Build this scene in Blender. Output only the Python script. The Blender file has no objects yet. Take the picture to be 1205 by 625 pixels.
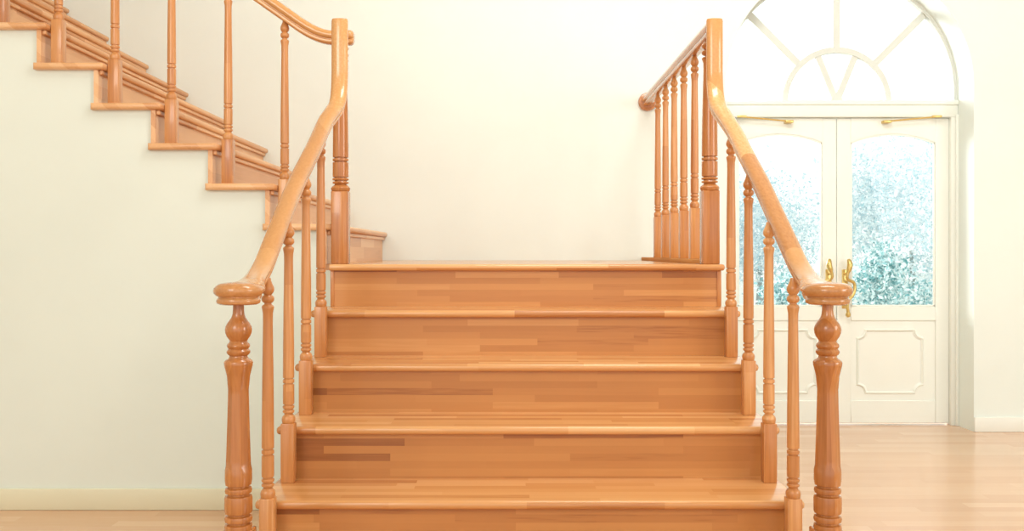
import bpy, bmesh, math, random
from mathutils import Vector, Matrix
random.seed(7)
scene = bpy.context.scene
COL = scene.collection
PI = math.pi

# ------------------------------------------------------------------ dimensions (metres, X right, Y away, Z up)
H_EYE = 1.143
STEP = 0.182; RUN = 0.282; R1 = 2.783          # main flight rise / going / first riser
NOSE = 0.03; TH = 0.028
ZL = 6 * STEP                                   # landing level 1.092
XL, XR = -0.775, 0.895                          # faces of the main flight sides
USTEP = 0.178; URUN = 0.253; UN1 = -0.781       # upper flight rise / going / first nosing
YW = 4.31                                       # wall under the upper flight
YB = 6.18                                       # back wall
XB_L, XB_R = -0.744, 0.871                      # balustrade lines
NUP = 12

# ------------------------------------------------------------------ materials
def new_mat(name):
    m = bpy.data.materials.new(name); m.use_nodes = True
    nt = m.node_tree
    b = nt.nodes.get('Principled BSDF')
    return m, nt, b

def srgb(r, g, b):
    def f(c):
        c /= 255.0
        return c / 12.92 if c <= 0.04045 else ((c + 0.055) / 1.055) ** 2.4
    return (f(r), f(g), f(b), 1)

def ramp(nt, stops, interp='LINEAR'):
    n = nt.nodes.new('ShaderNodeValToRGB')
    n.color_ramp.interpolation = interp
    while len(n.color_ramp.elements) < len(stops):
        n.color_ramp.elements.new(0.5)
    for e, (p, c) in zip(n.color_ramp.elements, stops):
        e.position = p; e.color = c
    return n

def mathn(nt, op, a, b=None):
    n = nt.nodes.new('ShaderNodeMath'); n.operation = op
    for i, v in enumerate((a, b)):
        if v is None: continue
        if isinstance(v, (int, float)): n.inputs[i].default_value = v
        else: nt.links.new(v, n.inputs[i])
    return n.outputs[0]

def wood(name, axis, block=(0.42, 0.026), cols=None, rough=0.3, grain=0.35, coat=0.25, blocks=1.0, objvar=0.0):
    """laminated hardwood: staggered blocks along one axis plus fine grain"""
    m, nt, b = new_mat(name)
    L = nt.links
    geo = nt.nodes.new('ShaderNodeNewGeometry')
    sep = nt.nodes.new('ShaderNodeSeparateXYZ'); L.new(geo.outputs['Position'], sep.inputs[0])
    X, Y, Z = sep.outputs
    if axis == 'X': u = X; v = mathn(nt, 'ADD', Y, Z)
    elif axis == 'Y': u = Y; v = mathn(nt, 'ADD', X, Z)
    else: u = Z; v = mathn(nt, 'ADD', X, Y)
    oi = nt.nodes.new('ShaderNodeObjectInfo')
    off = mathn(nt, 'MULTIPLY', oi.outputs['Random'], 7.3)
    u2 = mathn(nt, 'ADD', u, off)
    cmb = nt.nodes.new('ShaderNodeCombineXYZ'); L.new(u2, cmb.inputs[0]); L.new(v, cmb.inputs[1])
    br = nt.nodes.new('ShaderNodeTexBrick')
    br.offset = 0.37; br.offset_frequency = 2; br.squash = 0.72; br.squash_frequency = 3
    L.new(cmb.outputs[0], br.inputs['Vector'])
    br.inputs['Color1'].default_value = (0, 0, 0, 1); br.inputs['Color2'].default_value = (1, 1, 1, 1)
    br.inputs['Mortar'].default_value = (0.35, 0.35, 0.35, 1)
    br.inputs['Scale'].default_value = 1.0; br.inputs['Mortar Size'].default_value = 0.0
    br.inputs['Brick Width'].default_value = block[0]; br.inputs['Row Height'].default_value = block[1]
    # grain
    cg = nt.nodes.new('ShaderNodeCombineXYZ')
    if axis == 'X': a, c, d = X, Y, Z
    elif axis == 'Y': a, c, d = Y, X, Z
    else: a, c, d = Z, X, Y
    L.new(mathn(nt, 'MULTIPLY', mathn(nt, 'ADD', a, off), 5.0), cg.inputs[0])
    L.new(mathn(nt, 'MULTIPLY', c, 120.0), cg.inputs[1]); L.new(mathn(nt, 'MULTIPLY', d, 120.0), cg.inputs[2])
    nz = nt.nodes.new('ShaderNodeTexNoise'); nz.inputs['Scale'].default_value = 1.0; nz.inputs['Detail'].default_value = 4
    L.new(cg.outputs[0], nz.inputs['Vector'])
    f = mathn(nt, 'MULTIPLY', br.outputs['Color'], blocks)
    f = mathn(nt, 'ADD', f, 0.5 * (1 - blocks))
    g = mathn(nt, 'MULTIPLY', mathn(nt, 'SUBTRACT', nz.outputs['Fac'], 0.5), grain)
    f = mathn(nt, 'ADD', f, g)
    if objvar:
        f = mathn(nt, 'ADD', f, mathn(nt, 'MULTIPLY', mathn(nt, 'SUBTRACT', oi.outputs['Random'], 0.5), objvar))
    rp = ramp(nt, cols); L.new(f, rp.inputs[0])
    L.new(rp.outputs[0], b.inputs['Base Color'])
    b.inputs['Roughness'].default_value = rough
    b.inputs['Coat Weight'].default_value = coat; b.inputs['Coat Roughness'].default_value = 0.12
    return m

def c3(*rgb): return srgb(*rgb)
W_RISER = wood('riser_wood', 'X', (0.62, 0.026),
               [(0.0, c3(158, 96, 48)), (0.10, c3(174, 108, 56)), (0.16, c3(192, 126, 68)), (0.5, c3(201, 135, 74)), (0.85, c3(207, 142, 80)), (1.0, c3(215, 153, 92))], rough=0.38, coat=0.15, grain=0.3)
W_TREAD = wood('tread_wood', 'X', (0.6, 0.04),
               [(0.0, c3(184, 116, 62)), (0.14, c3(206, 142, 84)), (0.5, c3(216, 154, 94)), (1.0, c3(228, 172, 114))], rough=0.25, coat=0.35)
UPC = [(0.0, c3(212, 150, 98)), (0.3, c3(226, 168, 116)), (0.7, c3(234, 180, 128)), (1.0, c3(240, 192, 144))]
W_UP = wood('upper_flight_wood', 'Y', (0.7, 0.06), UPC, rough=0.35, coat=0.2)
RAILC = [(0.0, c3(180, 116, 62)), (0.3, c3(204, 142, 84)), (0.7, c3(218, 160, 100)), (1.0, c3(236, 190, 136))]
W_RAIL_Y = wood('handrail_wood', 'Y', (0.55, 0.9), RAILC, rough=0.2, coat=0.6, blocks=0.7, grain=0.5)
W_RAIL_X = wood('upper_handrail_wood', 'X', (0.55, 0.9), RAILC, rough=0.2, coat=0.6, blocks=0.5, grain=0.5)
W_TURN = wood('turned_wood', 'Z', (0.5, 0.035),
              [(0.0, c3(170, 100, 48)), (0.3, c3(197, 128, 70)), (0.7, c3(212, 146, 86)), (1.0, c3(232, 176, 118))], rough=0.28, coat=0.4, blocks=0.35, grain=0.8, objvar=0.35)
W_NEWEL = wood('newel_wood', 'Z', (0.8, 0.034),
               [(0.0, c3(156, 88, 38)), (0.3, c3(178, 108, 52)), (0.7, c3(196, 126, 66)), (1.0, c3(216, 152, 90))], rough=0.25, coat=0.5, blocks=0.5, grain=0.8)
W_MATT = wood('base_rail_wood', 'Y', (0.9, 0.2), RAILC, rough=0.75, coat=0.0, blocks=0.3)
W_MATT.node_tree.nodes['Principled BSDF'].inputs['Specular IOR Level'].default_value = 0.1
W_FLOOR = wood('floor_planks', 'X', (0.9, 0.075),
               [(0.0, c3(208, 156, 114)), (0.5, c3(218, 170, 129)), (1.0, c3(228, 186, 148))], rough=0.25, coat=0.6, grain=0.5, blocks=0.7)

def paint(name, rgb, rough=0.6, bump=0.02, scale=60):
    m, nt, b = new_mat(name)
    nz = nt.nodes.new('ShaderNodeTexNoise'); nz.inputs['Scale'].default_value = 2.0; nz.inputs['Detail'].default_value = 3
    geo = nt.nodes.new('ShaderNodeNewGeometry'); nt.links.new(geo.outputs['Position'], nz.inputs['Vector'])
    a = srgb(*rgb); d = tuple(v * 0.965 for v in a[:3]) + (1,)
    rp = ramp(nt, [(0.3, d), (0.7, a)]); nt.links.new(nz.outputs['Fac'], rp.inputs[0])
    nt.links.new(rp.outputs[0], b.inputs['Base Color'])
    b.inputs['Roughness'].default_value = rough
    n2 = nt.nodes.new('ShaderNodeTexNoise'); n2.inputs['Scale'].default_value = scale; n2.inputs['Detail'].default_value = 5
    nt.links.new(geo.outputs['Position'], n2.inputs['Vector'])
    bp = nt.nodes.new('ShaderNodeBump'); bp.inputs['Strength'].default_value = bump; bp.inputs['Distance'].default_value = 0.01
    nt.links.new(n2.outputs['Fac'], bp.inputs['Height']); nt.links.new(bp.outputs[0], b.inputs['Normal'])
    return m
P_LEFT = paint('cream_plaster', (233, 237, 226))
P_BACK = paint('white_plaster', (240, 246, 240))
P_CEIL = paint('ceiling_paint', (248, 248, 242))
P_BASE_L = paint('cream_baseboard_paint', (232, 224, 194), 0.45)
P_BASE_R = paint('white_baseboard_paint', (244, 244, 236), 0.45)
P_DOOR = paint('ivory_door_paint', (246, 248, 240), 0.4, 0.01)
P_FAN = paint('fan_window_paint', (222, 225, 218), 0.5, 0.01)
P_GROUND = paint('pale_paving', (214, 216, 210), 0.9)

m, nt, b = new_mat('polished_brass'); BRASS = m
nz = nt.nodes.new('ShaderNodeTexNoise'); nz.inputs['Scale'].default_value = 30
rp = ramp(nt, [(0.3, c3(206, 172, 96)), (0.7, c3(232, 206, 140))]); nt.links.new(nz.outputs['Fac'], rp.inputs[0])
nt.links.new(rp.outputs[0], b.inputs['Base Color']); b.inputs['Metallic'].default_value = 0.75; b.inputs['Roughness'].default_value = 0.3

m, nt, b = new_mat('clear_glass'); GLASS = m
nt.nodes.remove(b)
tr = nt.nodes.new('ShaderNodeBsdfTransparent'); gl = nt.nodes.new('ShaderNodeBsdfGlossy'); gl.inputs['Roughness'].default_value = 0.03
tr.inputs[0].default_value = (0.97, 0.985, 0.98, 1)
fr = nt.nodes.new('ShaderNodeFresnel'); fr.inputs[0].default_value = 1.3
mx = nt.nodes.new('ShaderNodeMixShader')
nt.links.new(fr.outputs[0], mx.inputs[0]); nt.links.new(tr.outputs[0], mx.inputs[1]); nt.links.new(gl.outputs[0], mx.inputs[2])
nt.links.new(mx.outputs[0], nt.nodes['Material Output'].inputs[0])

def leafmat(name, stops):
    m, nt, b = new_mat(name)
    geo = nt.nodes.new('ShaderNodeNewGeometry')
    rp = ramp(nt, stops); nt.links.new(geo.outputs['Random Per Island'], rp.inputs[0])
    nt.links.new(rp.outputs[0], b.inputs['Base Color'])
    b.inputs['Roughness'].default_value = 0.8
    tl = nt.nodes.new('ShaderNodeBsdfTranslucent'); mx = nt.nodes.new('ShaderNodeMixShader'); mx.inputs[0].default_value = 0.45
    nt.links.new(rp.outputs[0], tl.inputs[0]); nt.links.new(b.outputs[0], mx.inputs[1]); nt.links.new(tl.outputs[0], mx.inputs[2])
    nt.links.new(mx.outputs[0], nt.nodes['Material Output'].inputs[0])
    return m
LEAF_OVEREXPOSED = leafmat('overexposed_foliage', [(0.0, c3(186, 216, 224)), (0.35, c3(222, 234, 240)), (0.6, c3(244, 248, 250)), (1.0, c3(252, 253, 253))])  # near-white leaf tones paint in the outdoor overexposure
LEAF_TEAL = leafmat('teal_foliage', [(0.0, c3(92, 152, 156)), (0.3, c3(160, 200, 204)), (0.55, c3(226, 238, 240)), (1.0, c3(246, 251, 250))])  # teal leaves, upper stops whitened to paint in outdoor glare
BARK = paint('grey_bark', (150, 160, 158), 0.9, 0.3, 20)

# ------------------------------------------------------------------ object helpers
def link(name, bm, mat, parent=None, smooth=True, loc=None):
    """bmesh in world coordinates -> ONE mesh object, optionally under a parent empty"""
    bmesh.ops.recalc_face_normals(bm, faces=bm.faces)
    org = Vector(loc) if loc is not None else (Vector(parent['_o']) if parent is not None and '_o' in parent.keys() else Vector((0, 0, 0)))
    for v in bm.verts: v.co -= org
    me = bpy.data.meshes.new(name); bm.to_mesh(me); bm.free()
    if mat: me.materials.append(mat)
    if smooth:
        for p in me.polygons: p.use_smooth = True
    o = bpy.data.objects.new(name, me); COL.objects.link(o)
    if smooth:
        try: me.set_sharp_from_angle(angle=math.radians(38))
        except Exception: pass
    if parent is not None:
        o.parent = parent
        o.location = (0, 0, 0) if loc is None else org - Vector(parent['_w'])
    else:
        o.location = org
    return o

def empty(name, loc, label=None, cat=None, group=None, kind=None):
    o = bpy.data.objects.new(name, None); COL.objects.link(o); o.location = loc
    o.empty_display_size = 0.1
    o['_o'] = list(loc); o['_w'] = list(loc)
    tag(o, label, cat, group, kind); return o

def tag(o, label=None, cat=None, group=None, kind=None):
    if label: o['label'] = label
    if cat: o['category'] = cat
    if group: o['group'] = group
    if kind: o['kind'] = kind
    return o

def box(bm, x0, x1, y0, y1, z0, z1):
    vs = [bm.verts.new(c) for c in ((x0,y0,z0),(x1,y0,z0),(x1,y1,z0),(x0,y1,z0),(x0,y0,z1),(x1,y0,z1),(x1,y1,z1),(x0,y1,z1))]
    fs = []
    for f in ((0,3,2,1),(4,5,6,7),(0,1,5,4),(1,2,6,5),(2,3,7,6),(3,0,4,7)):
        fs.append(bm.faces.new([vs[i] for i in f]))
    return vs, fs

def bbox(bm, x0, x1, y0, y1, z0, z1, r=0.004, seg=2, sel=None):
    """bevelled box; sel(mid, dir) picks edges"""
    vs, fs = box(bm, x0, x1, y0, y1, z0, z1)
    es = {e for f in fs for e in f.edges}
    if sel: es = [e for e in es if sel((e.verts[0].co + e.verts[1].co) / 2, e.verts[1].co - e.verts[0].co)]
    bmesh.ops.bevel(bm, geom=list(es), offset=r, segments=seg, profile=0.5, affect='EDGES')

def prism(bm, pts, a0, a1, axis):
    """polygon pts in the plane normal to axis, extruded a0..a1"""
    def P(p, a):
        return {'X': (a, p[0], p[1]), 'Y': (p[0], a, p[1]), 'Z': (p[0], p[1], a)}[axis]
    A = [bm.verts.new(P(p, a0)) for p in pts]; B = [bm.verts.new(P(p, a1)) for p in pts]
    f1 = bm.faces.new(A); f2 = bm.faces.new(B)
    n = len(pts)
    for i in range(n): bm.faces.new((A[i], A[(i+1) % n], B[(i+1) % n], B[i]))
    f1.normal_update(); f2.normal_update()
    bmesh.ops.triangulate(bm, faces=[f1, f2], ngon_method='EAR_CLIP')

def lathe(bm, cx, cy, prof, seg=20, rfun=None):
    rings = []
    for (z, r) in prof:
        ring = []
        for i in range(seg):
            t = 2 * PI * i / seg
            rr = rfun(t, z, r) if rfun else r
            ring.append(bm.verts.new((cx + rr * math.cos(t), cy + rr * math.sin(t), z)))
        rings.append(ring)
    for a, b_ in zip(rings, rings[1:]):
        for i in range(seg):
            j = (i + 1) % seg
            bm.faces.new((a[i], a[j], b_[j], b_[i]))
    bm.faces.new(rings[0]); bm.faces.new(rings[-1])

def tube(bm, pts, rad, seg=10, flat=1.0):
    pts = [Vector(p) for p in pts]; rings = []
    up = Vector((0, 1, 0))
    for i, p in enumerate(pts):
        t = (pts[min(i+1, len(pts)-1)] - pts[max(i-1, 0)]).normalized()
        n = t.cross(up)
        if n.length < 1e-4: n = t.cross(Vector((1, 0, 0)))
        n.normalize(); b2 = t.cross(n)
        r = rad[i] if isinstance(rad, (list, tuple)) else rad
        rings.append([bm.verts.new(p + n * math.cos(a) * r + b2 * math.sin(a) * r * flat) for a in (2*PI*k/seg for k in range(seg))])
    for a, c in zip(rings, rings[1:]):
        for k in range(seg):
            j = (k+1) % seg
            bm.faces.new((a[k], a[j], c[j], c[k]))
    bm.faces.new(rings[0]); bm.faces.new(rings[-1])

def spline(pts, n=8):
    P = [Vector(p) for p in pts]; P = [P[0]] + P + [P[-1]]; out = []
    for i in range(1, len(P) - 2):
        for k in range(n):
            t = k / n
            a, b_, c, d = P[i-1], P[i], P[i+1], P[i+2]
            out.append(0.5 * (2*b_ + (c-a)*t + (2*a-5*b_+4*c-d)*t*t + (-a+3*b_-3*c+d)*t**3))
    out.append(P[-2]); return out

def bez(a, b_, c, n=8):
    a, b_, c = Vector(a), Vector(b_), Vector(c)
    return [a*(1-t)**2 + b_*2*t*(1-t) + c*t*t for t in (i/n for i in range(n+1))]

# handrail cross section: (side, up)
HALF = [(0.0, 0.0), (0.018, 0.0), (0.0255, 0.004), (0.0275, 0.010), (0.0265, 0.016), (0.0225, 0.0195), (0.0225, 0.0215), (0.029, 0.0245),
        (0.0335, 0.031), (0.035, 0.038), (0.0338, 0.045), (0.029, 0.053), (0.020, 0.0585), (0.010, 0.061), (0.0, 0.0618)]
PROF = HALF + [(-x, y) for x, y in reversed(HALF[1:-1])]

def sweep(bm, pts, side, prof=PROF, scales=None, ups=None, lats=None):
    """sweep prof along pts; side = fixed lateral axis"""
    pts = [Vector(p) for p in pts]; side = Vector(side).normalized(); rings = []
    for i, p in enumerate(pts):
        t = (pts[min(i+1, len(pts)-1)] - pts[max(i-1, 0)]); t -= side * t.dot(side); t.normalize()
        up = side.cross(t)
        if ups and ups[i] is not None: up = ups[i]
        s = scales[i] if scales else 1
        mid = 0.031
        l = lats[i] if lats else s
        rings.append([bm.verts.new(p + side * a * l + up * (mid + (b_ - mid) * s)) for a, b_ in prof])
    n = len(prof)
    for a, c in zip(rings, rings[1:]):
        for k in range(n):
            j = (k+1) % n
            bm.faces.new((a[k], a[j], c[j], c[k]))
    bm.faces.new(rings[0]); bm.faces.new(rings[-1])

# ------------------------------------------------------------------ setting
bm = bmesh.new(); box(bm, -5.2, 5.6, -4.5, YB + 0.42, -0.1, 0.0)
tag(link('floor', bm, W_FLOOR, smooth=False), 'glossy pale wooden plank floor', kind='structure')
bm = bmesh.new(); box(bm, -5.2, 5.6, -4.5, YB + 0.5, 4.6, 4.7)
tag(link('ceiling', bm, P_CEIL, smooth=False), 'plain white ceiling above the stair hall', kind='structure')

# back wall with arched opening
AX, AR, AZ = 2.165, 0.79, 2.209
N = 56
arc = [(AX + AR * math.cos(PI * i / N), AZ + AR * math.sin(PI * i / N)) for i in range(N + 1)]     # right -> left
poly = [(-5.2, 0), (-5.2, 4.6), (5.6, 4.6), (5.6, 0), (AX + AR, 0)] + arc + [(AX - AR, 0)]
bm = bmesh.new(); prism(bm, poly, YB, YB + 0.36, 'Y')
tag(link('wall_back', bm, P_BACK), 'white back wall pierced by the arched door opening', kind='structure')
bm = bmesh.new(); box(bm, -5.3, -5.2, -4.5, YB + 0.36, 0, 4.6)
tag(link('wall_far_left', bm, P_BACK, smooth=False), 'plain white side wall at far left', kind='structure')
bm = bmesh.new(); box(bm, 5.6, 5.7, -4.5, YB + 0.36, 0, 4.6)
tag(link('wall_right', bm, P_BACK, smooth=False), 'plain white side wall at far right', kind='structure')

# wall under the upper flight (stepped top)
def un(k): return UN1 - URUN * (k - 1)
def uz(k): return ZL + USTEP * k
UTH = 0.03
poly = [(-5.2, 0), (-5.2, uz(NUP + 1) - UTH)]
for k in range(NUP, 0, -1):
    xr = un(k) - NOSE - 0.02
    poly += [(un(k + 1) - NOSE - 0.02, uz(k) - UTH), (xr, uz(k) - UTH)]
poly[2] = (un(NUP + 1) - NOSE - 0.02, uz(NUP + 1) - UTH)
poly.insert(3, (un(NUP + 1) - NOSE - 0.02, uz(NUP) - UTH))
poly += [(un(1) - NOSE - 0.02, ZL - TH), (XL, ZL - TH), (XL, 0)]
bm = bmesh.new(); prism(bm, poly, YW, YW + 0.1, 'Y')
tag(link('wall_left', bm, P_LEFT), 'cream wall stepping up under the upper flight', kind='structure')
bm = bmesh.new(); bbox(bm, -5.2, XL - 0.005, YW - 0.014, YW, 0, 0.095, 0.004, 2)
tag(link('baseboard_left', bm, P_BASE_L), 'cream baseboard along the wall under the upper flight', kind='structure')
bm = bmesh.new(); bbox(bm, AX + AR, 5.6, YB - 0.014, YB, 0, 0.094, 0.004, 2)
tag(link('baseboard_right', bm, P_BASE_R), 'white baseboard right of the arched doorway', kind='structure')
bm = bmesh.new(); bbox(bm, 0.93, AX - AR, YB - 0.014, YB, 0, 0.094, 0.004, 2)
tag(link('baseboard_back', bm, P_BASE_R), 'white baseboard between the stairs and the arched doorway', kind='structure')

# ------------------------------------------------------------------ doorway
YD = 6.43
DZ = 2.035                                        # door head
X0, X1 = AX - AR, AX + AR
# frame
bm = bmesh.new()
for s in (-1, 1):
    xa = AX + s * AR; xb = AX + s * (AR - 0.045)
    bbox(bm, min(xa, xb), max(xa, xb), YD - 0.03, YD + 0.07, 0, 2.14, 0.004, 2)
    xc = AX + s * (AR - 0.02)
    bbox(bm, min(xa, xc), max(xa, xc), YD - 0.05, YD - 0.03, 0, 2.05, 0.004, 2)
bbox(bm, X0, X1, YD - 0.035, YD + 0.07, DZ, 2.14, 0.005, 2)
bbox(bm, X0, X1, YD - 0.045, YD - 0.03, 2.115, 2.145, 0.004, 2)
tag(link('trim_1', bm, P_DOOR), 'ivory frame and transom bar around the double doors', kind='structure')

# fan window
fw = empty('window_1', (AX, YD, 2.14), 'white semicircular fan window above the double doors', kind='structure')
FZ = 2.14
def arcband(bm, r0, r1, cz, y0, y1, n=48, ext=0.0):
    pts = []
    if ext: pts.append((AX + r1, cz - ext))
    pts += [(AX + r1 * math.cos(PI*i/n), cz + r1 * math.sin(PI*i/n)) for i in range(n + 1)]
    if ext: pts += [(AX - r1, cz - ext), (AX - r0, cz - ext)]
    pts += [(AX + r0 * math.cos(PI*i/n), cz + r0 * math.sin(PI*i/n)) for i in range(n, -1, -1)]
    if ext: pts.append((AX + r0, cz - ext))
    prism(bm, pts, y0, y1, 'Y')
bm = bmesh.new(); arcband(bm, AR - 0.022, AR + 0.0, AZ, YD - 0.02, YD + 0.06, 56, ext=AZ - FZ)
link('window_frame', bm, P_FAN, fw)
bm = bmesh.new(); arcband(bm, 0.325, 0.362, FZ, YD - 0.005, YD + 0.04)
for deg in (90, 45, 135):
    a = math.radians(deg); d = Vector((math.cos(a), 0, math.sin(a))); n = Vector((-d.z, 0, d.x))
    c = Vector((AX, 0, FZ)); r1 = AR - 0.01 + (0.07 * math.sin(a))
    pts = [c + d*0.345 + n*0.022, c + d*0.345 - n*0.022, c + d*r1 - n*0.024, c + d*r1 + n*0.024]
    prism(bm, [(p.x, p.z) for p in pts], YD, YD + 0.035, 'Y')
for deg, dy in ((68, 0.0), (112, 0.0012)):
    a = math.radians(deg); d = Vector((math.cos(a), 0, math.sin(a))); n = Vector((-d.z, 0, d.x))
    c = Vector((AX, 0, FZ)); pts = [c + n*0.02, c - n*0.02, c + d*0.34 - n*0.02, c + d*0.34 + n*0.02]
    prism(bm, [(p.x, p.z) for p in pts], YD + dy, YD + 0.034 + dy, 'Y')
prism(bm, [(AX - 0.045, FZ - 0.01), (AX + 0.045, FZ - 0.01), (AX + 0.03, FZ + 0.04), (AX - 0.03, FZ + 0.04)], YD - 0.002, YD + 0.038, 'Y')
link('glazing_bars', bm, P_FAN, fw)
bm = bmesh.new()
n = 40; rr = AR - 0.012
pts = [(AX + rr, FZ)] + [(AX + rr*math.cos(PI*i/n), AZ + rr*math.sin(PI*i/n)) for i in range(n+1)] + [(AX - rr, FZ)]
prism(bm, pts, YD + 0.015, YD + 0.019, 'Y')
link('pane', bm, GLASS, fw, smooth=False)

def door(idx, s, label):
    """s=+1 right leaf, -1 left leaf; local u from meeting edge outward"""
    xm = AX + s * 0.0015
    d = empty('door_%d' % idx, (AX, YD, 0), label, kind='structure')
    def X(u): return AX + s * u
    W = 0.744; z0, z1 = 0.012, DZ - 0.004
    ga, gb, gz0, gz1, gc = 0.094, 0.655, 0.783, 1.872, 1.930       # glass opening
    top = []
    m_ = 20
    for i in range(m_ + 1):
        t = i / m_; u = gb + 0.0 - (gb - ga) * t
        e = min(1.0, max(0.0, (abs(t - 0.5) * 2)))
        zz = gc - (gc - gz1) * (e ** 2.0)
        top.append((u, zz))
    y0, y1 = YD, YD + 0.042
    # stiles and rails as one ring mesh
    bm = bmesh.new()
    outer_r = [(X(u), z) for u, z in [(0.002, z0), (W, z0), (W, z1), (0.002, z1)]]
    def q(u0, u1, za, zb, r=0.003): bbox(bm, min(X(u0), X(u1)), max(X(u0), X(u1)), y0, y1, za, zb, r, 1)
    q(0.002, ga, z0, z1); q(gb, W, z0, z1); q(ga, gb, 0.69, gz0); q(ga, gb, z0, 0.16)
    prism(bm, [(X(u), z) for u, z in ([(ga, z1), (gb, z1)] + top)], y0, y1, 'Y')
    link('stile_frame', bm, P_DOOR, d)
    bm = bmesh.new()
    box(bm, min(X(ga), X(gb)), max(X(ga), X(gb)), YD + 0.02, YD + 0.024, gz0, gz1 + 0.055)
    link('pane', bm, GLASS, d, smooth=False)
    # glazing bead
    bm = bmesh.new()
    bw = 0.012
    def q2(u0, u1, za, zb): bbox(bm, min(X(u0), X(u1)), max(X(u0), X(u1)), y0 + 0.006, y0 + 0.018, za, zb, 0.003, 2)
    q2(ga, ga + bw, gz0, gz1); q2(gb - bw, gb, gz0, gz1); q2(ga, gb, gz0, gz0 + bw)
    prism(bm, [(X(u), z) for u, z in (top + [(u, z - bw) for u, z in reversed(top)])], y0 + 0.006, y0 + 0.018, 'Y')
    link('glazing_bead', bm, P_DOOR, d)
    # lower panel: recessed field with notched raised moulding
    bm = bmesh.new()
    box(bm, min(X(ga), X(gb)), max(X(ga), X(gb)), YD + 0.010, YD + 0.034, 0.15, 0.70)
    a0, a1, b0, b1, rn = 0.13, 0.582, 0.203, 0.636, 0.055
    def notched(ins):
        A0, A1, B0, B1, R = a0 + ins, a1 - ins, b0 + ins, b1 - ins, rn
        P = []
        for (cu, cz, st) in ((A1, B1, 180), (A0, B1, 270), (A0, B0, 0), (A1, B0, 90)):
            seq = []
            for i in range(9):
                an = math.radians(st + 90 * i / 8)
                seq.append((cu + R * math.cos(an), cz + R * math.sin(an)))
            # traverse the concave corner in the outline direction (counter-clockwise)
            P.append(seq)
        out = []
        out += P[0][::-1]; out += P[1][::-1]; out += P[2][::-1]; out += P[3][::-1]
        return out
    o1, o2, o3 = notched(0), notched(0.009), notched(0.02)
    def ring(pts, y): return [bm.verts.new((X(u), y, z)) for u, z in pts]
    r0 = ring(o1, YD + 0.012); r1 = ring(o2, YD - 0.002); r2 = ring(o3, YD + 0.009)
    n = len(o1)
    for A, B in ((r0, r1), (r1, r2)):
        for i in range(n): bm.faces.new((A[i], A[(i+1) % n], B[(i+1) % n], B[i]))
    link('lower_panel', bm, P_DOOR, d)
    # brass handle: S-shaped pull
    h = [(0.062, 1.098), (0.068, 1.055), (0.050, 0.995), (0.058, 0.965), (0.098, 0.945), (0.108, 0.910), (0.094, 0.865), (0.062, 0.83), (0.050, 0.79), (0.058, 0.745), (0.060, 0.72)]
    pts = spline([(X(u), YD - 0.048 - 0.012 * math.sin(i), z) for i, (u, z) in enumerate(h)], 6)
    rad = []
    for i in range(len(pts)):
        t = i / (len(pts) - 1)
        r = 0.0105
        if t < 0.16: r = 0.008 + 0.011 * math.sin(PI * t / 0.2)
        if t > 0.88: r = 0.009 + 0.008 * math.sin(PI * (t - 0.88) / 0.13)
        rad.append(r)
    bm = bmesh.new(); tube(bm, pts, rad, 10)
    for zc in (1.0, 0.80):
        tube(bm, [(X(0.054), YD + 0.004, zc), (X(0.054), YD - 0.05, zc)], [0.009, 0.007], 8)
    bbox(bm, min(X(0.034), X(0.074)), max(X(0.034), X(0.074)), YD - 0.004, YD + 0.002, 0.77, 1.03, 0.003, 2)
    hd = link('handle', bm, BRASS, d); hd['label'] = 'curved brass pull handle'
    # brass stay rod along the door head
    bm = bmesh.new()
    ua, ub = (0.315, 0.645) if s > 0 else (0.32, 0.64)
    za, zb = 2.005, 2.035
    tube(bm, [(X(ua), YD - 0.045, za), (X(ub), YD - 0.05, zb)], 0.0055, 8)
    bbox(bm, min(X(ua-0.02), X(ua+0.03)), max(X(ua-0.02), X(ua+0.03)), YD - 0.055, YD + 0.002, za - 0.010, za + 0.008, 0.003, 2)
    bbox(bm, min(X(ub-0.03), X(ub+0.03)), max(X(ub-0.03), X(ub+0.03)), YD - 0.058, YD - 0.034, zb - 0.006, zb + 0.009, 0.003, 2)
    st = link('door_stay', bm, BRASS, d); st['label'] = 'thin brass stay rod at the door head'
    # hinges
    return d
door(1, -1, 'left ivory door leaf, glazed above a panel, partly behind the railing')
door(2, 1, 'right ivory door leaf with arched glass and notched lower panel')

# ------------------------------------------------------------------ main flight
ms = empty('staircase', ((XL + XR) / 2, R1, 0), 'broad straight flight of glossy laminated wooden steps in the foreground', 'staircase')
def ry(j): return R1 + RUN * (j - 1)
for j in range(1, 6):
    bm = bmesh.new(); zt = STEP * j
    bbox(bm, -0.80, 0.925, ry(j) - NOSE, ry(j + 1) + 0.018, zt - TH, zt, 0.0125, 4,
         sel=lambda mid, d, j=j: (abs(d.x) > 1e-3 and mid.y < ry(j)) or abs(d.y) > 1e-3 or (abs(d.z) > 1e-3 and mid.y < ry(j)))
    link('tread', bm, W_TREAD, ms)
for j in range(1, 7):
    bm = bmesh.new()
    box(bm, XL, XR, ry(j), ry(j) + 0.018, STEP * (j - 1), STEP * j - TH)
    r = link('riser', bm, W_RISER, ms, smooth=False)
for x0, x1 in ((XL, XL + 0.016), (XR, XR + 0.018)):
    bm = bmesh.new(); bbox(bm, x0, x1, ry(6) - 0.006, ry(6) + 0.018, STEP * 5, ZL - TH, 0.003, 2)
    link('corner_strip', bm, W_TURN, ms)
poly = [(ry(1) + 0.018, 0)]
for j in range(1, 6):
    poly += [(ry(j) + 0.018, STEP * j - TH), (ry(j + 1) + 0.018, STEP * j - TH)]
poly += [(ry(6) + 0.018, ZL - TH), (YW, ZL - TH), (YW, 0)]
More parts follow.
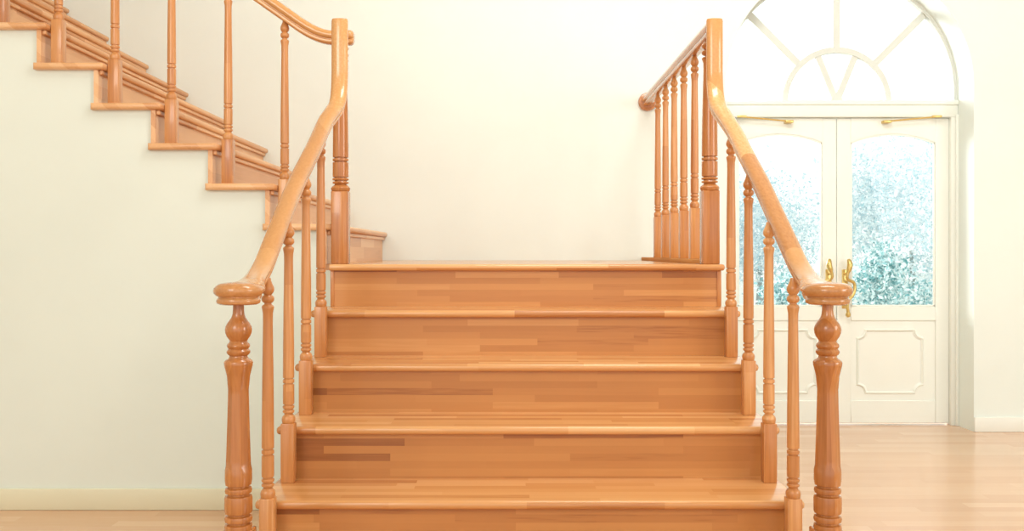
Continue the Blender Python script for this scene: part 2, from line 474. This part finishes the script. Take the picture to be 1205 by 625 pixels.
for x0, x1 in ((XL, XL + 0.03), (XR - 0.03, XR)):
    bm = bmesh.new(); prism(bm, poly, x0, x1, 'X')
    sp = link('side_panel', bm, P_LEFT, ms, smooth=False); sp['label'] = 'cream panel closing the side'

# ------------------------------------------------------------------ landing
ld = empty('stair_landing', ((XL + XR) / 2, 5.2, 0), 'flat wooden landing between the broad flight and the back wall', 'landing')
bm = bmesh.new()
yn = ry(6) - NOSE
bbox(bm, XL, 0.925, yn, YW, ZL - TH, ZL, 0.0125, 4, sel=lambda mid, d: (abs(d.x) > 1e-3 and mid.y < yn + 0.01) or (abs(d.z) > 1e-3 and mid.y < yn + 0.01 and mid.x > 0) or (abs(d.y) > 1e-3 and mid.x > 0))
bbox(bm, un(1) - NOSE - 0.01, 0.925, YW, YB - 0.003, ZL - TH, ZL, 0.0125, 4, sel=lambda mid, d: (abs(d.y) > 1e-3 and mid.x > 0))
link('floorboards', bm, W_TREAD, ld)
bm = bmesh.new(); box(bm, XR - 0.03, XR, YW, YB - 0.003, 0, ZL - TH)
link('side_panel', bm, P_LEFT, ld, smooth=False)

# ------------------------------------------------------------------ upper flight
us = empty('upper_staircase', (un(1), (YW + YB) / 2, ZL), 'narrow upper flight of pale wooden steps climbing left from the landing', 'staircase')
for k in range(1, NUP + 1):
    bm = bmesh.new(); zt = uz(k)
    bbox(bm, un(k) - 0.312, un(k), YW - 0.035, YB - 0.003, zt - UTH, zt, 0.013, 4,
         sel=lambda mid, d, k=k: (abs(d.y) > 1e-3 and mid.x > un(k) - 0.1) or (abs(d.x) > 1e-3 and mid.y < YW) or (abs(d.z) > 1e-3 and mid.y < YW) or False)
    link('tread', bm, W_UP, us)
    bm = bmesh.new(); xr = un(k) - NOSE
    box(bm, xr - 0.02, xr, YW - 0.012, YB - 0.003, uz(k - 1), zt - UTH)
    bbox(bm, xr, xr + 0.016, YW - 0.006, YB - 0.003, zt - UTH - 0.02, zt - UTH, 0.005, 3)
    link('riser', bm, W_UP, us, smooth=False)

# ------------------------------------------------------------------ turned balusters
def turned_profile(z0, z1, r, r_top=None):
    """(z, radius) list of the turned part from the square block up to the rail"""
    k = r / 0.0178; L = z1 - z0
    P = [(0.0, 0.0185), (0.004, 0.0205), (0.010, 0.0215), (0.024, 0.0225), (0.034, 0.0205), (0.042, 0.0165), (0.047, 0.0135), (0.052, 0.0145), (0.055, 0.0180), (0.061, 0.0192), (0.067, 0.0180), (0.0695, 0.0142), (0.0735, 0.0142), (0.076, 0.0182), (0.083, 0.0192), (0.089, 0.0185), (0.0915, 0.0145), (0.0955, 0.0145), (0.098, 0.0182),
         (0.11, 0.0186), (0.194, 0.0184), (0.1965, 0.0145), (0.2005, 0.0145), (0.203, 0.0183), (0.211, 0.0187), (0.219, 0.0183), (0.2215, 0.0145), (0.2255, 0.0145), (0.228, 0.0182),
         (0.25, 0.0184), (0.40, 0.0178), (0.55, 0.0168), (0.70, 0.0154), (0.80, 0.0146), (0.84, 0.0150), (0.858, 0.0172), (0.868, 0.0184), (0.874, 0.0170), (0.881, 0.0108),
         (0.886, 0.0105), (0.890, 0.0150), (0.897, 0.0182), (0.905, 0.0190), (0.914, 0.0180), (0.920, 0.0140), (0.924, 0.0115), (0.928, 0.0135), (0.936, 0.0172), (0.945, 0.0190), (0.954, 0.0188), (0.964, 0.0165), (0.975, 0.0130), (0.987, 0.0100), (1.0, 0.0085)]
    return [(z0 + t * L, rr * k) for t, rr in P]

def make_baluster(parent, x, y, zb, base_h, ztop, r=0.0184, half=0.0225, name='baluster', mat=None):
    mat = mat or W_TURN
    bm = bmesh.new(); lathe(bm, x, y, turned_profile(zb + base_h - 0.002, ztop, r), 20)
    o = link(name, bm, mat, parent, loc=(x, y, zb))
    bm = bmesh.new(); bbox(bm, x - half, x + half, y - half, y + half, zb, zb + base_h, 0.003, 2)
    me_o = link('base_block', bm, mat, None, loc=(x, y, zb))
    me_o.parent = o; me_o.location = (0, 0, 0)
    return o

def copy_baluster(src, parent, loc):
    c = src.copy(); COL.objects.link(c); c.parent = parent
    c.location = Vector(loc) - Vector(parent['_w'])
    for ch in src.children:
        d = ch.copy(); COL.objects.link(d); d.parent = c
    return c

# ------------------------------------------------------------------ railings of the main flight
ZU = lambda y: 1.043 + 0.645 * (y - 3.01)          # underside of the sloping handrail
NEWEL_Y = 2.66

def newel_rfun(zlo, zhi):
    def f(t, z, r):
        if zlo <= z <= zhi:
            ap = 0.0255 + 0.0075 * max(0, min(1, (zhi - 0.06 - z) / (zhi - zlo))) ** 1.3
            if z > zhi - 0.07: ap = max(ap, ap + (z - (zhi - 0.07)) / 0.07 * 0.017)
            a = (t % (PI / 4)); a = min(a, PI / 4 - a)
            a2 = ((t + PI / 8) % (PI / 4)) - PI / 8
            return min(r, ap / max(0.2, math.cos(a2)))
        return r
    return f

def main_railing(x, xb, xs, label, group=None):
    root = empty('stair_railing', (x, NEWEL_Y, 0), label, 'railing', 'railings beside the broad flight')
    # handrail
    path = []
    def px(y): 
        for (ya, a), (yb_, b_) in zip(xs, xs[1:]):
            if y <= yb_:
                t = max(0, (y - ya) / (yb_ - ya)); t = t * t * (3 - 2 * t); return a + (b_ - a) * t
        return xs[-1][1]
    pl = [Vector((0, NEWEL_Y, 1.003)), Vector((0, 2.68, 1.003)), Vector((0, 2.70, 1.003)), Vector((0, 2.73, 1.003))] + bez((0, 2.75, 1.003), (0, 2.948, 1.003), (0, 3.09, ZU(3.09)), 14)
    for i in range(1, 14): pl.append(Vector((0, 3.09 + (4.02 - 3.09) * i / 13, ZU(3.09 + (4.02 - 3.09) * i / 13))))
    pl += bez((0, 4.04, ZU(4.04)), (0, 4.125, ZU(4.125)), (0, 4.135, 1.90), 10)
    pl += [Vector((0, 4.135, 2.0)), Vector((0, 4.135, 2.118)), Vector((0, 4.135, 2.127))]
    for p in pl: p.x = px(p.y)
    sc = [0.9 + 0.1 * min(1, max(0, (p.y - 3.9) / 0.2)) for p in pl]
    sc[-1] = 0.94
    ups = [None] * len(pl); ups[-1] = ups[-2] = Vector((0, -1, 0))
    def lat(p, s):
        t = min(1, max(0, (p.y - 2.70) / 0.26)); t = t * t * (3 - 2 * t)
        return s + (1.72 - s) * (1 - t)
    lats = [lat(p, s_) for p, s_ in zip(pl, sc)]
    bm = bmesh.new(); sweep(bm, pl, (1, 0, 0), scales=sc, ups=ups, lats=lats)
    rail = link('handrail', bm, W_RAIL_Y, root)
    # rounded cap over the newel
    k = 0.0665 / 0.035
    cp = [(0.0, 0.046)] + [(b_ * 0.96, 0.0665 - (0.035 - a) * 1.15) for a, b_ in HALF[1:-1]] + [(0.0595, 0.0)]
    cp = [(0.0, 0.004), (0.0, 0.050), (0.004, 0.0575), (0.010, 0.0595), (0.016, 0.0575), (0.0195, 0.0535), (0.0215, 0.0535), (0.0245, 0.060), (0.031, 0.0655), (0.038, 0.067), (0.045, 0.0655), (0.052, 0.060), (0.057, 0.051), (0.0598, 0.036), (0.061, 0.018), (0.061, 0.002)]
    bm = bmesh.new(); lathe(bm, x, NEWEL_Y, [(1.0 + z, r) for z, r in cp], 36)
    cap = link('end_cap', bm, W_RAIL_Y, root)
    cap.parent = rail; cap.location = (0, 0, 0)
    # newel post
    P = [(0.382, 0.0360), (0.390, 0.0375), (0.398, 0.0365), (0.4005, 0.0295), (0.4045, 0.0295), (0.407, 0.036), (0.414, 0.0378), (0.421, 0.036), (0.4235, 0.0295), (0.4275, 0.0295), (0.430, 0.0355), (0.436, 0.0375), (0.47, 0.0375), (0.476, 0.0362), (0.4785, 0.0290), (0.4825, 0.0290), (0.485, 0.035), (0.491, 0.0365), (0.498, 0.0352), (0.5005, 0.0285), (0.5045, 0.0285), (0.507, 0.0345),
         (0.52, 0.0365), (0.56, 0.0362), (0.62, 0.0345), (0.68, 0.032), (0.74, 0.0295), (0.78, 0.029), (0.805, 0.031), (0.822, 0.0352), (0.834, 0.0382), (0.842, 0.0388), (0.847, 0.036), (0.852, 0.028), (0.856, 0.0245), (0.860, 0.0240), (0.863, 0.028), (0.868, 0.0315), (0.873, 0.0315), (0.877, 0.028), (0.879, 0.0265), (0.882, 0.029), (0.887, 0.0310), (0.892, 0.0295), (0.896, 0.025), (0.900, 0.0232),
         (0.905, 0.026), (0.913, 0.0315), (0.922, 0.0350), (0.931, 0.0360), (0.940, 0.0345), (0.949, 0.030), (0.957, 0.024), (0.965, 0.019), (0.974, 0.0160), (0.985, 0.0148), (1.0, 0.0146), (1.006, 0.0146)]
    # extra rings through the faceted waist
    Q = []
    for (a, b_) in zip(P, P[1:]):
        Q.append(a)
        n = max(1, int((b_[0] - a[0]) / 0.012))
        for i in range(1, n): Q.append((a[0] + (b_[0] - a[0]) * i / n, a[1] + (b_[1] - a[1]) * i / n))
    Q.append(P[-1])
    bm = bmesh.new(); lathe(bm, x, NEWEL_Y, Q, 48, newel_rfun(0.56, 0.84))
    nw = link('newel_post', bm, W_NEWEL, root, loc=(x, NEWEL_Y, 0))
    bm = bmesh.new(); bbox(bm, x - 0.04, x + 0.04, NEWEL_Y - 0.04, NEWEL_Y + 0.04, 0, 0.384, 0.005, 2)
    nb = link('base_block', bm, W_NEWEL, None, loc=(x, NEWEL_Y, 0)); nb.parent = nw; nb.location = (0, 0, 0)
    # balusters
    first = None
    for j in range(2, 6):
        yb = ry(j) - NOSE - 0.024; zb = STEP * (j - 1)
        if first is None:
            first = make_baluster(root, xb, yb, zb, 0.2, ZU(yb) + 0.02)
        else:
            copy_baluster(first, root, (xb, yb, zb))
    return root

rl = main_railing(XB_L, -0.751, ((2.66, -0.746), (3.0, -0.771), (3.4, -0.770), (3.9, -0.747), (4.12, -0.718)), 'left railing of the broad flight with its rounded cap newel')
rr_ = main_railing(XB_R, 0.879, ((2.66, 0.873), (3.0, 0.904), (3.45, 0.903), (3.8, 0.892), (4.12, 0.864)), 'right railing of the broad flight, in front of the glazed doors')

# landing newel: bigger turned post
def landing_newel(root, x, y):
    bm = bmesh.new()
    prof = turned_profile(ZL + 0.318, 2.078, 0.0335)
    lathe(bm, x, y, prof, 28)
    nw = link('newel_post', bm, W_NEWEL, root, loc=(x, y, ZL))
    bm = bmesh.new(); bbox(bm, x - 0.037, x + 0.037, y - 0.037, y + 0.037, ZL, ZL + 0.32, 0.004, 2)
    nb = link('base_block', bm, W_NEWEL, None, loc=(x, y, ZL)); nb.parent = nw; nb.location = (0, 0, 0)
    return nw

# ------------------------------------------------------------------ landing railing (right side, runs to the back wall)
lr = empty('landing_railing', (XB_R, 5.2, ZL), 'short level railing along the right edge of the landing, meeting the back wall', 'railing')
bm = bmesh.new()
sweep(bm, [(XB_R, y, 2.072) for y in (4.136, 4.15, 4.6, 5.0, 5.5, 6.0, 6.17)], (1, 0, 0))
lrail = link('handrail', bm, W_RAIL_Y, lr)
bm = bmesh.new()
for (ya, yb, r) in ((6.145, 6.18, 0.058),):
    seg = 32; rings = []
    for (yy, r_) in ((6.18, 0.058), (6.158, 0.058), (6.150, 0.054), (6.148, 0.044), (6.144, 0.042), (6.142, 0.03)):
        rings.append([bm.verts.new((XB_R + 0.004 + r_*math.cos(2*PI*i/seg), yy, 2.1 + r_*math.sin(2*PI*i/seg))) for i in range(seg)])
    for a, c in zip(rings, rings[1:]):
        for i in range(seg): bm.faces.new((a[i], a[(i+1) % seg], c[(i+1) % seg], c[i]))
    bm.faces.new(rings[0]); bm.faces.new(rings[-1])
ro = link('wall_rosette', bm, W_NEWEL, lr); ro.parent = lrail; ro.location = (0, 0, 0)
bm = bmesh.new(); bbox(bm, XB_R - 0.035, XB_R + 0.036, 4.285, 6.17, ZL, ZL + 0.02, 0.003, 2)
link('base_rail', bm, W_MATT, lr)
landing_newel(lr, XB_R + 0.002, 4.24)
first = None
for i in range(5):
    y = 4.575 + 0.285 * i
    if first is None: first = make_baluster(lr, XB_R, y, ZL + 0.02, 0.24, 2.076)
    else: copy_baluster(first, lr, (XB_R, y, ZL + 0.02))

# ------------------------------------------------------------------ upper railing
ur = empty('upper_railing', (UN1, YW + 0.03, ZL), 'sloping railing of the upper flight climbing to the left', 'railing')
YU = 4.33
SL = USTEP / URUN
def zur(x): return 2.17 + SL * (-1.005 - x)
pl = [Vector((x, YU, zur(x))) for x in (-3.6, -3.0, -2.4, -1.8, -1.3, -1.06)]
pl += bez((-0.96, YU, zur(-0.96)), (-0.863, YU, 2.07), (-0.785, YU, 2.07), 10)
pl += [Vector((-0.73, YU, 2.07)), Vector((-0.709, YU, 2.07)), Vector((-0.7, YU, 2.07)), Vector((-0.695, YU, 2.07))]
bm = bmesh.new(); sweep(bm, pl, (0, -1, 0), scales=[1.0] * (len(pl) - 4) + [1.05, 1.05, 0.9, 0.6])
link('handrail', bm, W_RAIL_X, ur)
landing_newel(ur, -0.748, 4.29)
first = None
for k in range(2, 10):
    x = un(k) + 0.027; zb = uz(k - 1)
    if first is None: first = make_baluster(ur, x, YU + 0.012, zb, 0.2, zur(x) + 0.01, half=0.0245)
    else: copy_baluster(first, ur, (x, YU + 0.012, zb))

# ------------------------------------------------------------------ outdoors
bm = bmesh.new(); box(bm, -20, 40, YB + 0.42, 60, -0.2, -0.1)
tag(link('ground', bm, P_GROUND, smooth=False), 'pale ground outside beyond the doors', kind='structure')

def foliage(name, c, rad, n, size, mat, label, cat, group=None, trunk=True):
    root = empty(name, (c[0], c[1], -0.1), label, cat, group)
    bm = bmesh.new()
    cl = []
    for i in range(max(12, n // 130)):
        v = Vector((random.gauss(0, 1), random.gauss(0, 1), random.gauss(0, 1))).normalized() * (random.random() ** 0.4)
        cl.append(Vector((c[0] + v.x * rad[0], c[1] + v.y * rad[1], c[2] + v.z * rad[2])))
    for i in range(n):
        q = random.choice(cl); s = 0.16 * rad[0] + 0.06
        p = q + Vector((random.gauss(0, s), random.gauss(0, s), random.gauss(0, s * 0.75)))
        if p.z < -0.05: p.z = random.uniform(0, 0.3)
        a = Vector((random.gauss(0, 1), random.gauss(0, 1), random.gauss(0, 1))).normalized()
        b_ = a.cross(Vector((random.gauss(0, 1), random.gauss(0, 1), random.gauss(0, 1)))).normalized()
        l = size * random.uniform(0.7, 1.5); w = l * 0.5
        vs = [bm.verts.new(p + d) for d in (-a*l, b_*w, a*l, -b_*w)]
        bm.faces.new(vs)
    me_o = link('foliage', bm, mat, root, smooth=False)
    bm = bmesh.new()
    tube(bm, [(c[0], c[1], -0.1), (c[0] + 0.03, c[1], c[2] * 0.35), (c[0], c[1], c[2] * 0.7)], [0.09 if trunk else 0.03, 0.06 if trunk else 0.025, 0.02], 8)
    link('trunk' if trunk else 'stem', bm, BARK, root)
    return root
foliage('tree', (6.2, 15.0, 1.75), (1.35, 0.8, 1.2), 14000, 0.034, LEAF_OVEREXPOSED, 'bushy tree outside, overexposure painted into its leaves, filling the glass of the right door', 'tree', trunk=True)
foliage('tree', (4.75, 18.5, 1.55), (1.1, 0.8, 1.0), 10000, 0.038, LEAF_OVEREXPOSED, 'low tree outside, its leaf colours painted bleached by glare, seen through the left door glass', 'tree')
foliage('shrub', (4.45, 11.6, 0.8), (0.32, 0.3, 0.42), 3000, 0.028, LEAF_TEAL, 'teal leafy shrub low outside the right door, at its left edge', 'shrub', trunk=False)
foliage('shrub', (5.3, 12.7, 0.42), (0.75, 0.3, 0.3), 4000, 0.028, LEAF_TEAL, 'low spreading teal shrub outside the right door, at its right edge', 'shrub', trunk=False)
foliage('shrub', (3.3, 11.6, 0.5), (0.25, 0.3, 0.4), 2400, 0.028, LEAF_TEAL, 'small green shrub outside, low in the left door glass', 'shrub', trunk=False)

# ------------------------------------------------------------------ light
w = bpy.data.worlds.new('World'); scene.world = w; w.use_nodes = True
bg = w.node_tree.nodes['Background']
bg.inputs[0].default_value = (0.965, 1.0, 0.96, 1); bg.inputs[1].default_value = 1.45

def area(name, loc, target, size, power, col=(1, 1, 1), sy=None):
    l = bpy.data.lights.new(name, 'AREA'); l.energy = power; l.color = col
    l.shape = 'RECTANGLE'; l.size = size; l.size_y = sy or size
    o = bpy.data.objects.new(name, l); COL.objects.link(o); o.location = loc
    o.rotation_euler = (Vector(target) - Vector(loc)).to_track_quat('-Z', 'Y').to_euler()
    return o
area('window_light', (-2.6, -2.2, 3.6), (1.2, 5.6, 1.2), 2.2, 80, (0.99, 1.0, 0.94))
area('wall_fill', (0.9, 3.0, 4.45), (1.6, 6.2, 1.6), 1.8, 115, (0.96, 1.0, 0.97))  # added fill brightening the back and right walls, no lamp hangs here
area('post_highlight_fill', (5.4, 0.8, 2.3), (0, 3.4, 1.0), 2.4, 115, (1.0, 1.0, 0.97))  # added fill for highlights on the posts, right wall has no window
area('reveal_fill', (-0.2, 9.2, 2.6), (2.95, 6.3, 1.6), 2.5, 420, (0.98, 1.0, 1.0))  # added lamp outside, aimed through the glass to whiten the arch reveal

# ------------------------------------------------------------------ camera
cam = bpy.data.cameras.new('camera'); co = bpy.data.objects.new('camera', cam); COL.objects.link(co)
cam.sensor_fit = 'HORIZONTAL'; cam.sensor_width = 36; cam.lens = 36 * 1142 / 1205
co.location = (0, 0, H_EYE); co.rotation_euler = (PI / 2, 0, 0)
cam.shift_x = 2.5 / 1205; cam.shift_y = -15.5 / 1205
cam.clip_start = 0.05
scene.camera = co

for o in scene.objects:
    for k in ('_o', '_w'):
        if k in o.keys(): del o[k]
scene.view_settings.view_transform = 'Standard'
scene.view_settings.look = 'None'
scene.view_settings.exposure = 0.0
try:
    scene.cycles.use_denoising = True
    scene.cycles.max_bounces = 10
    scene.cycles.transparent_max_bounces = 16
except Exception: pass
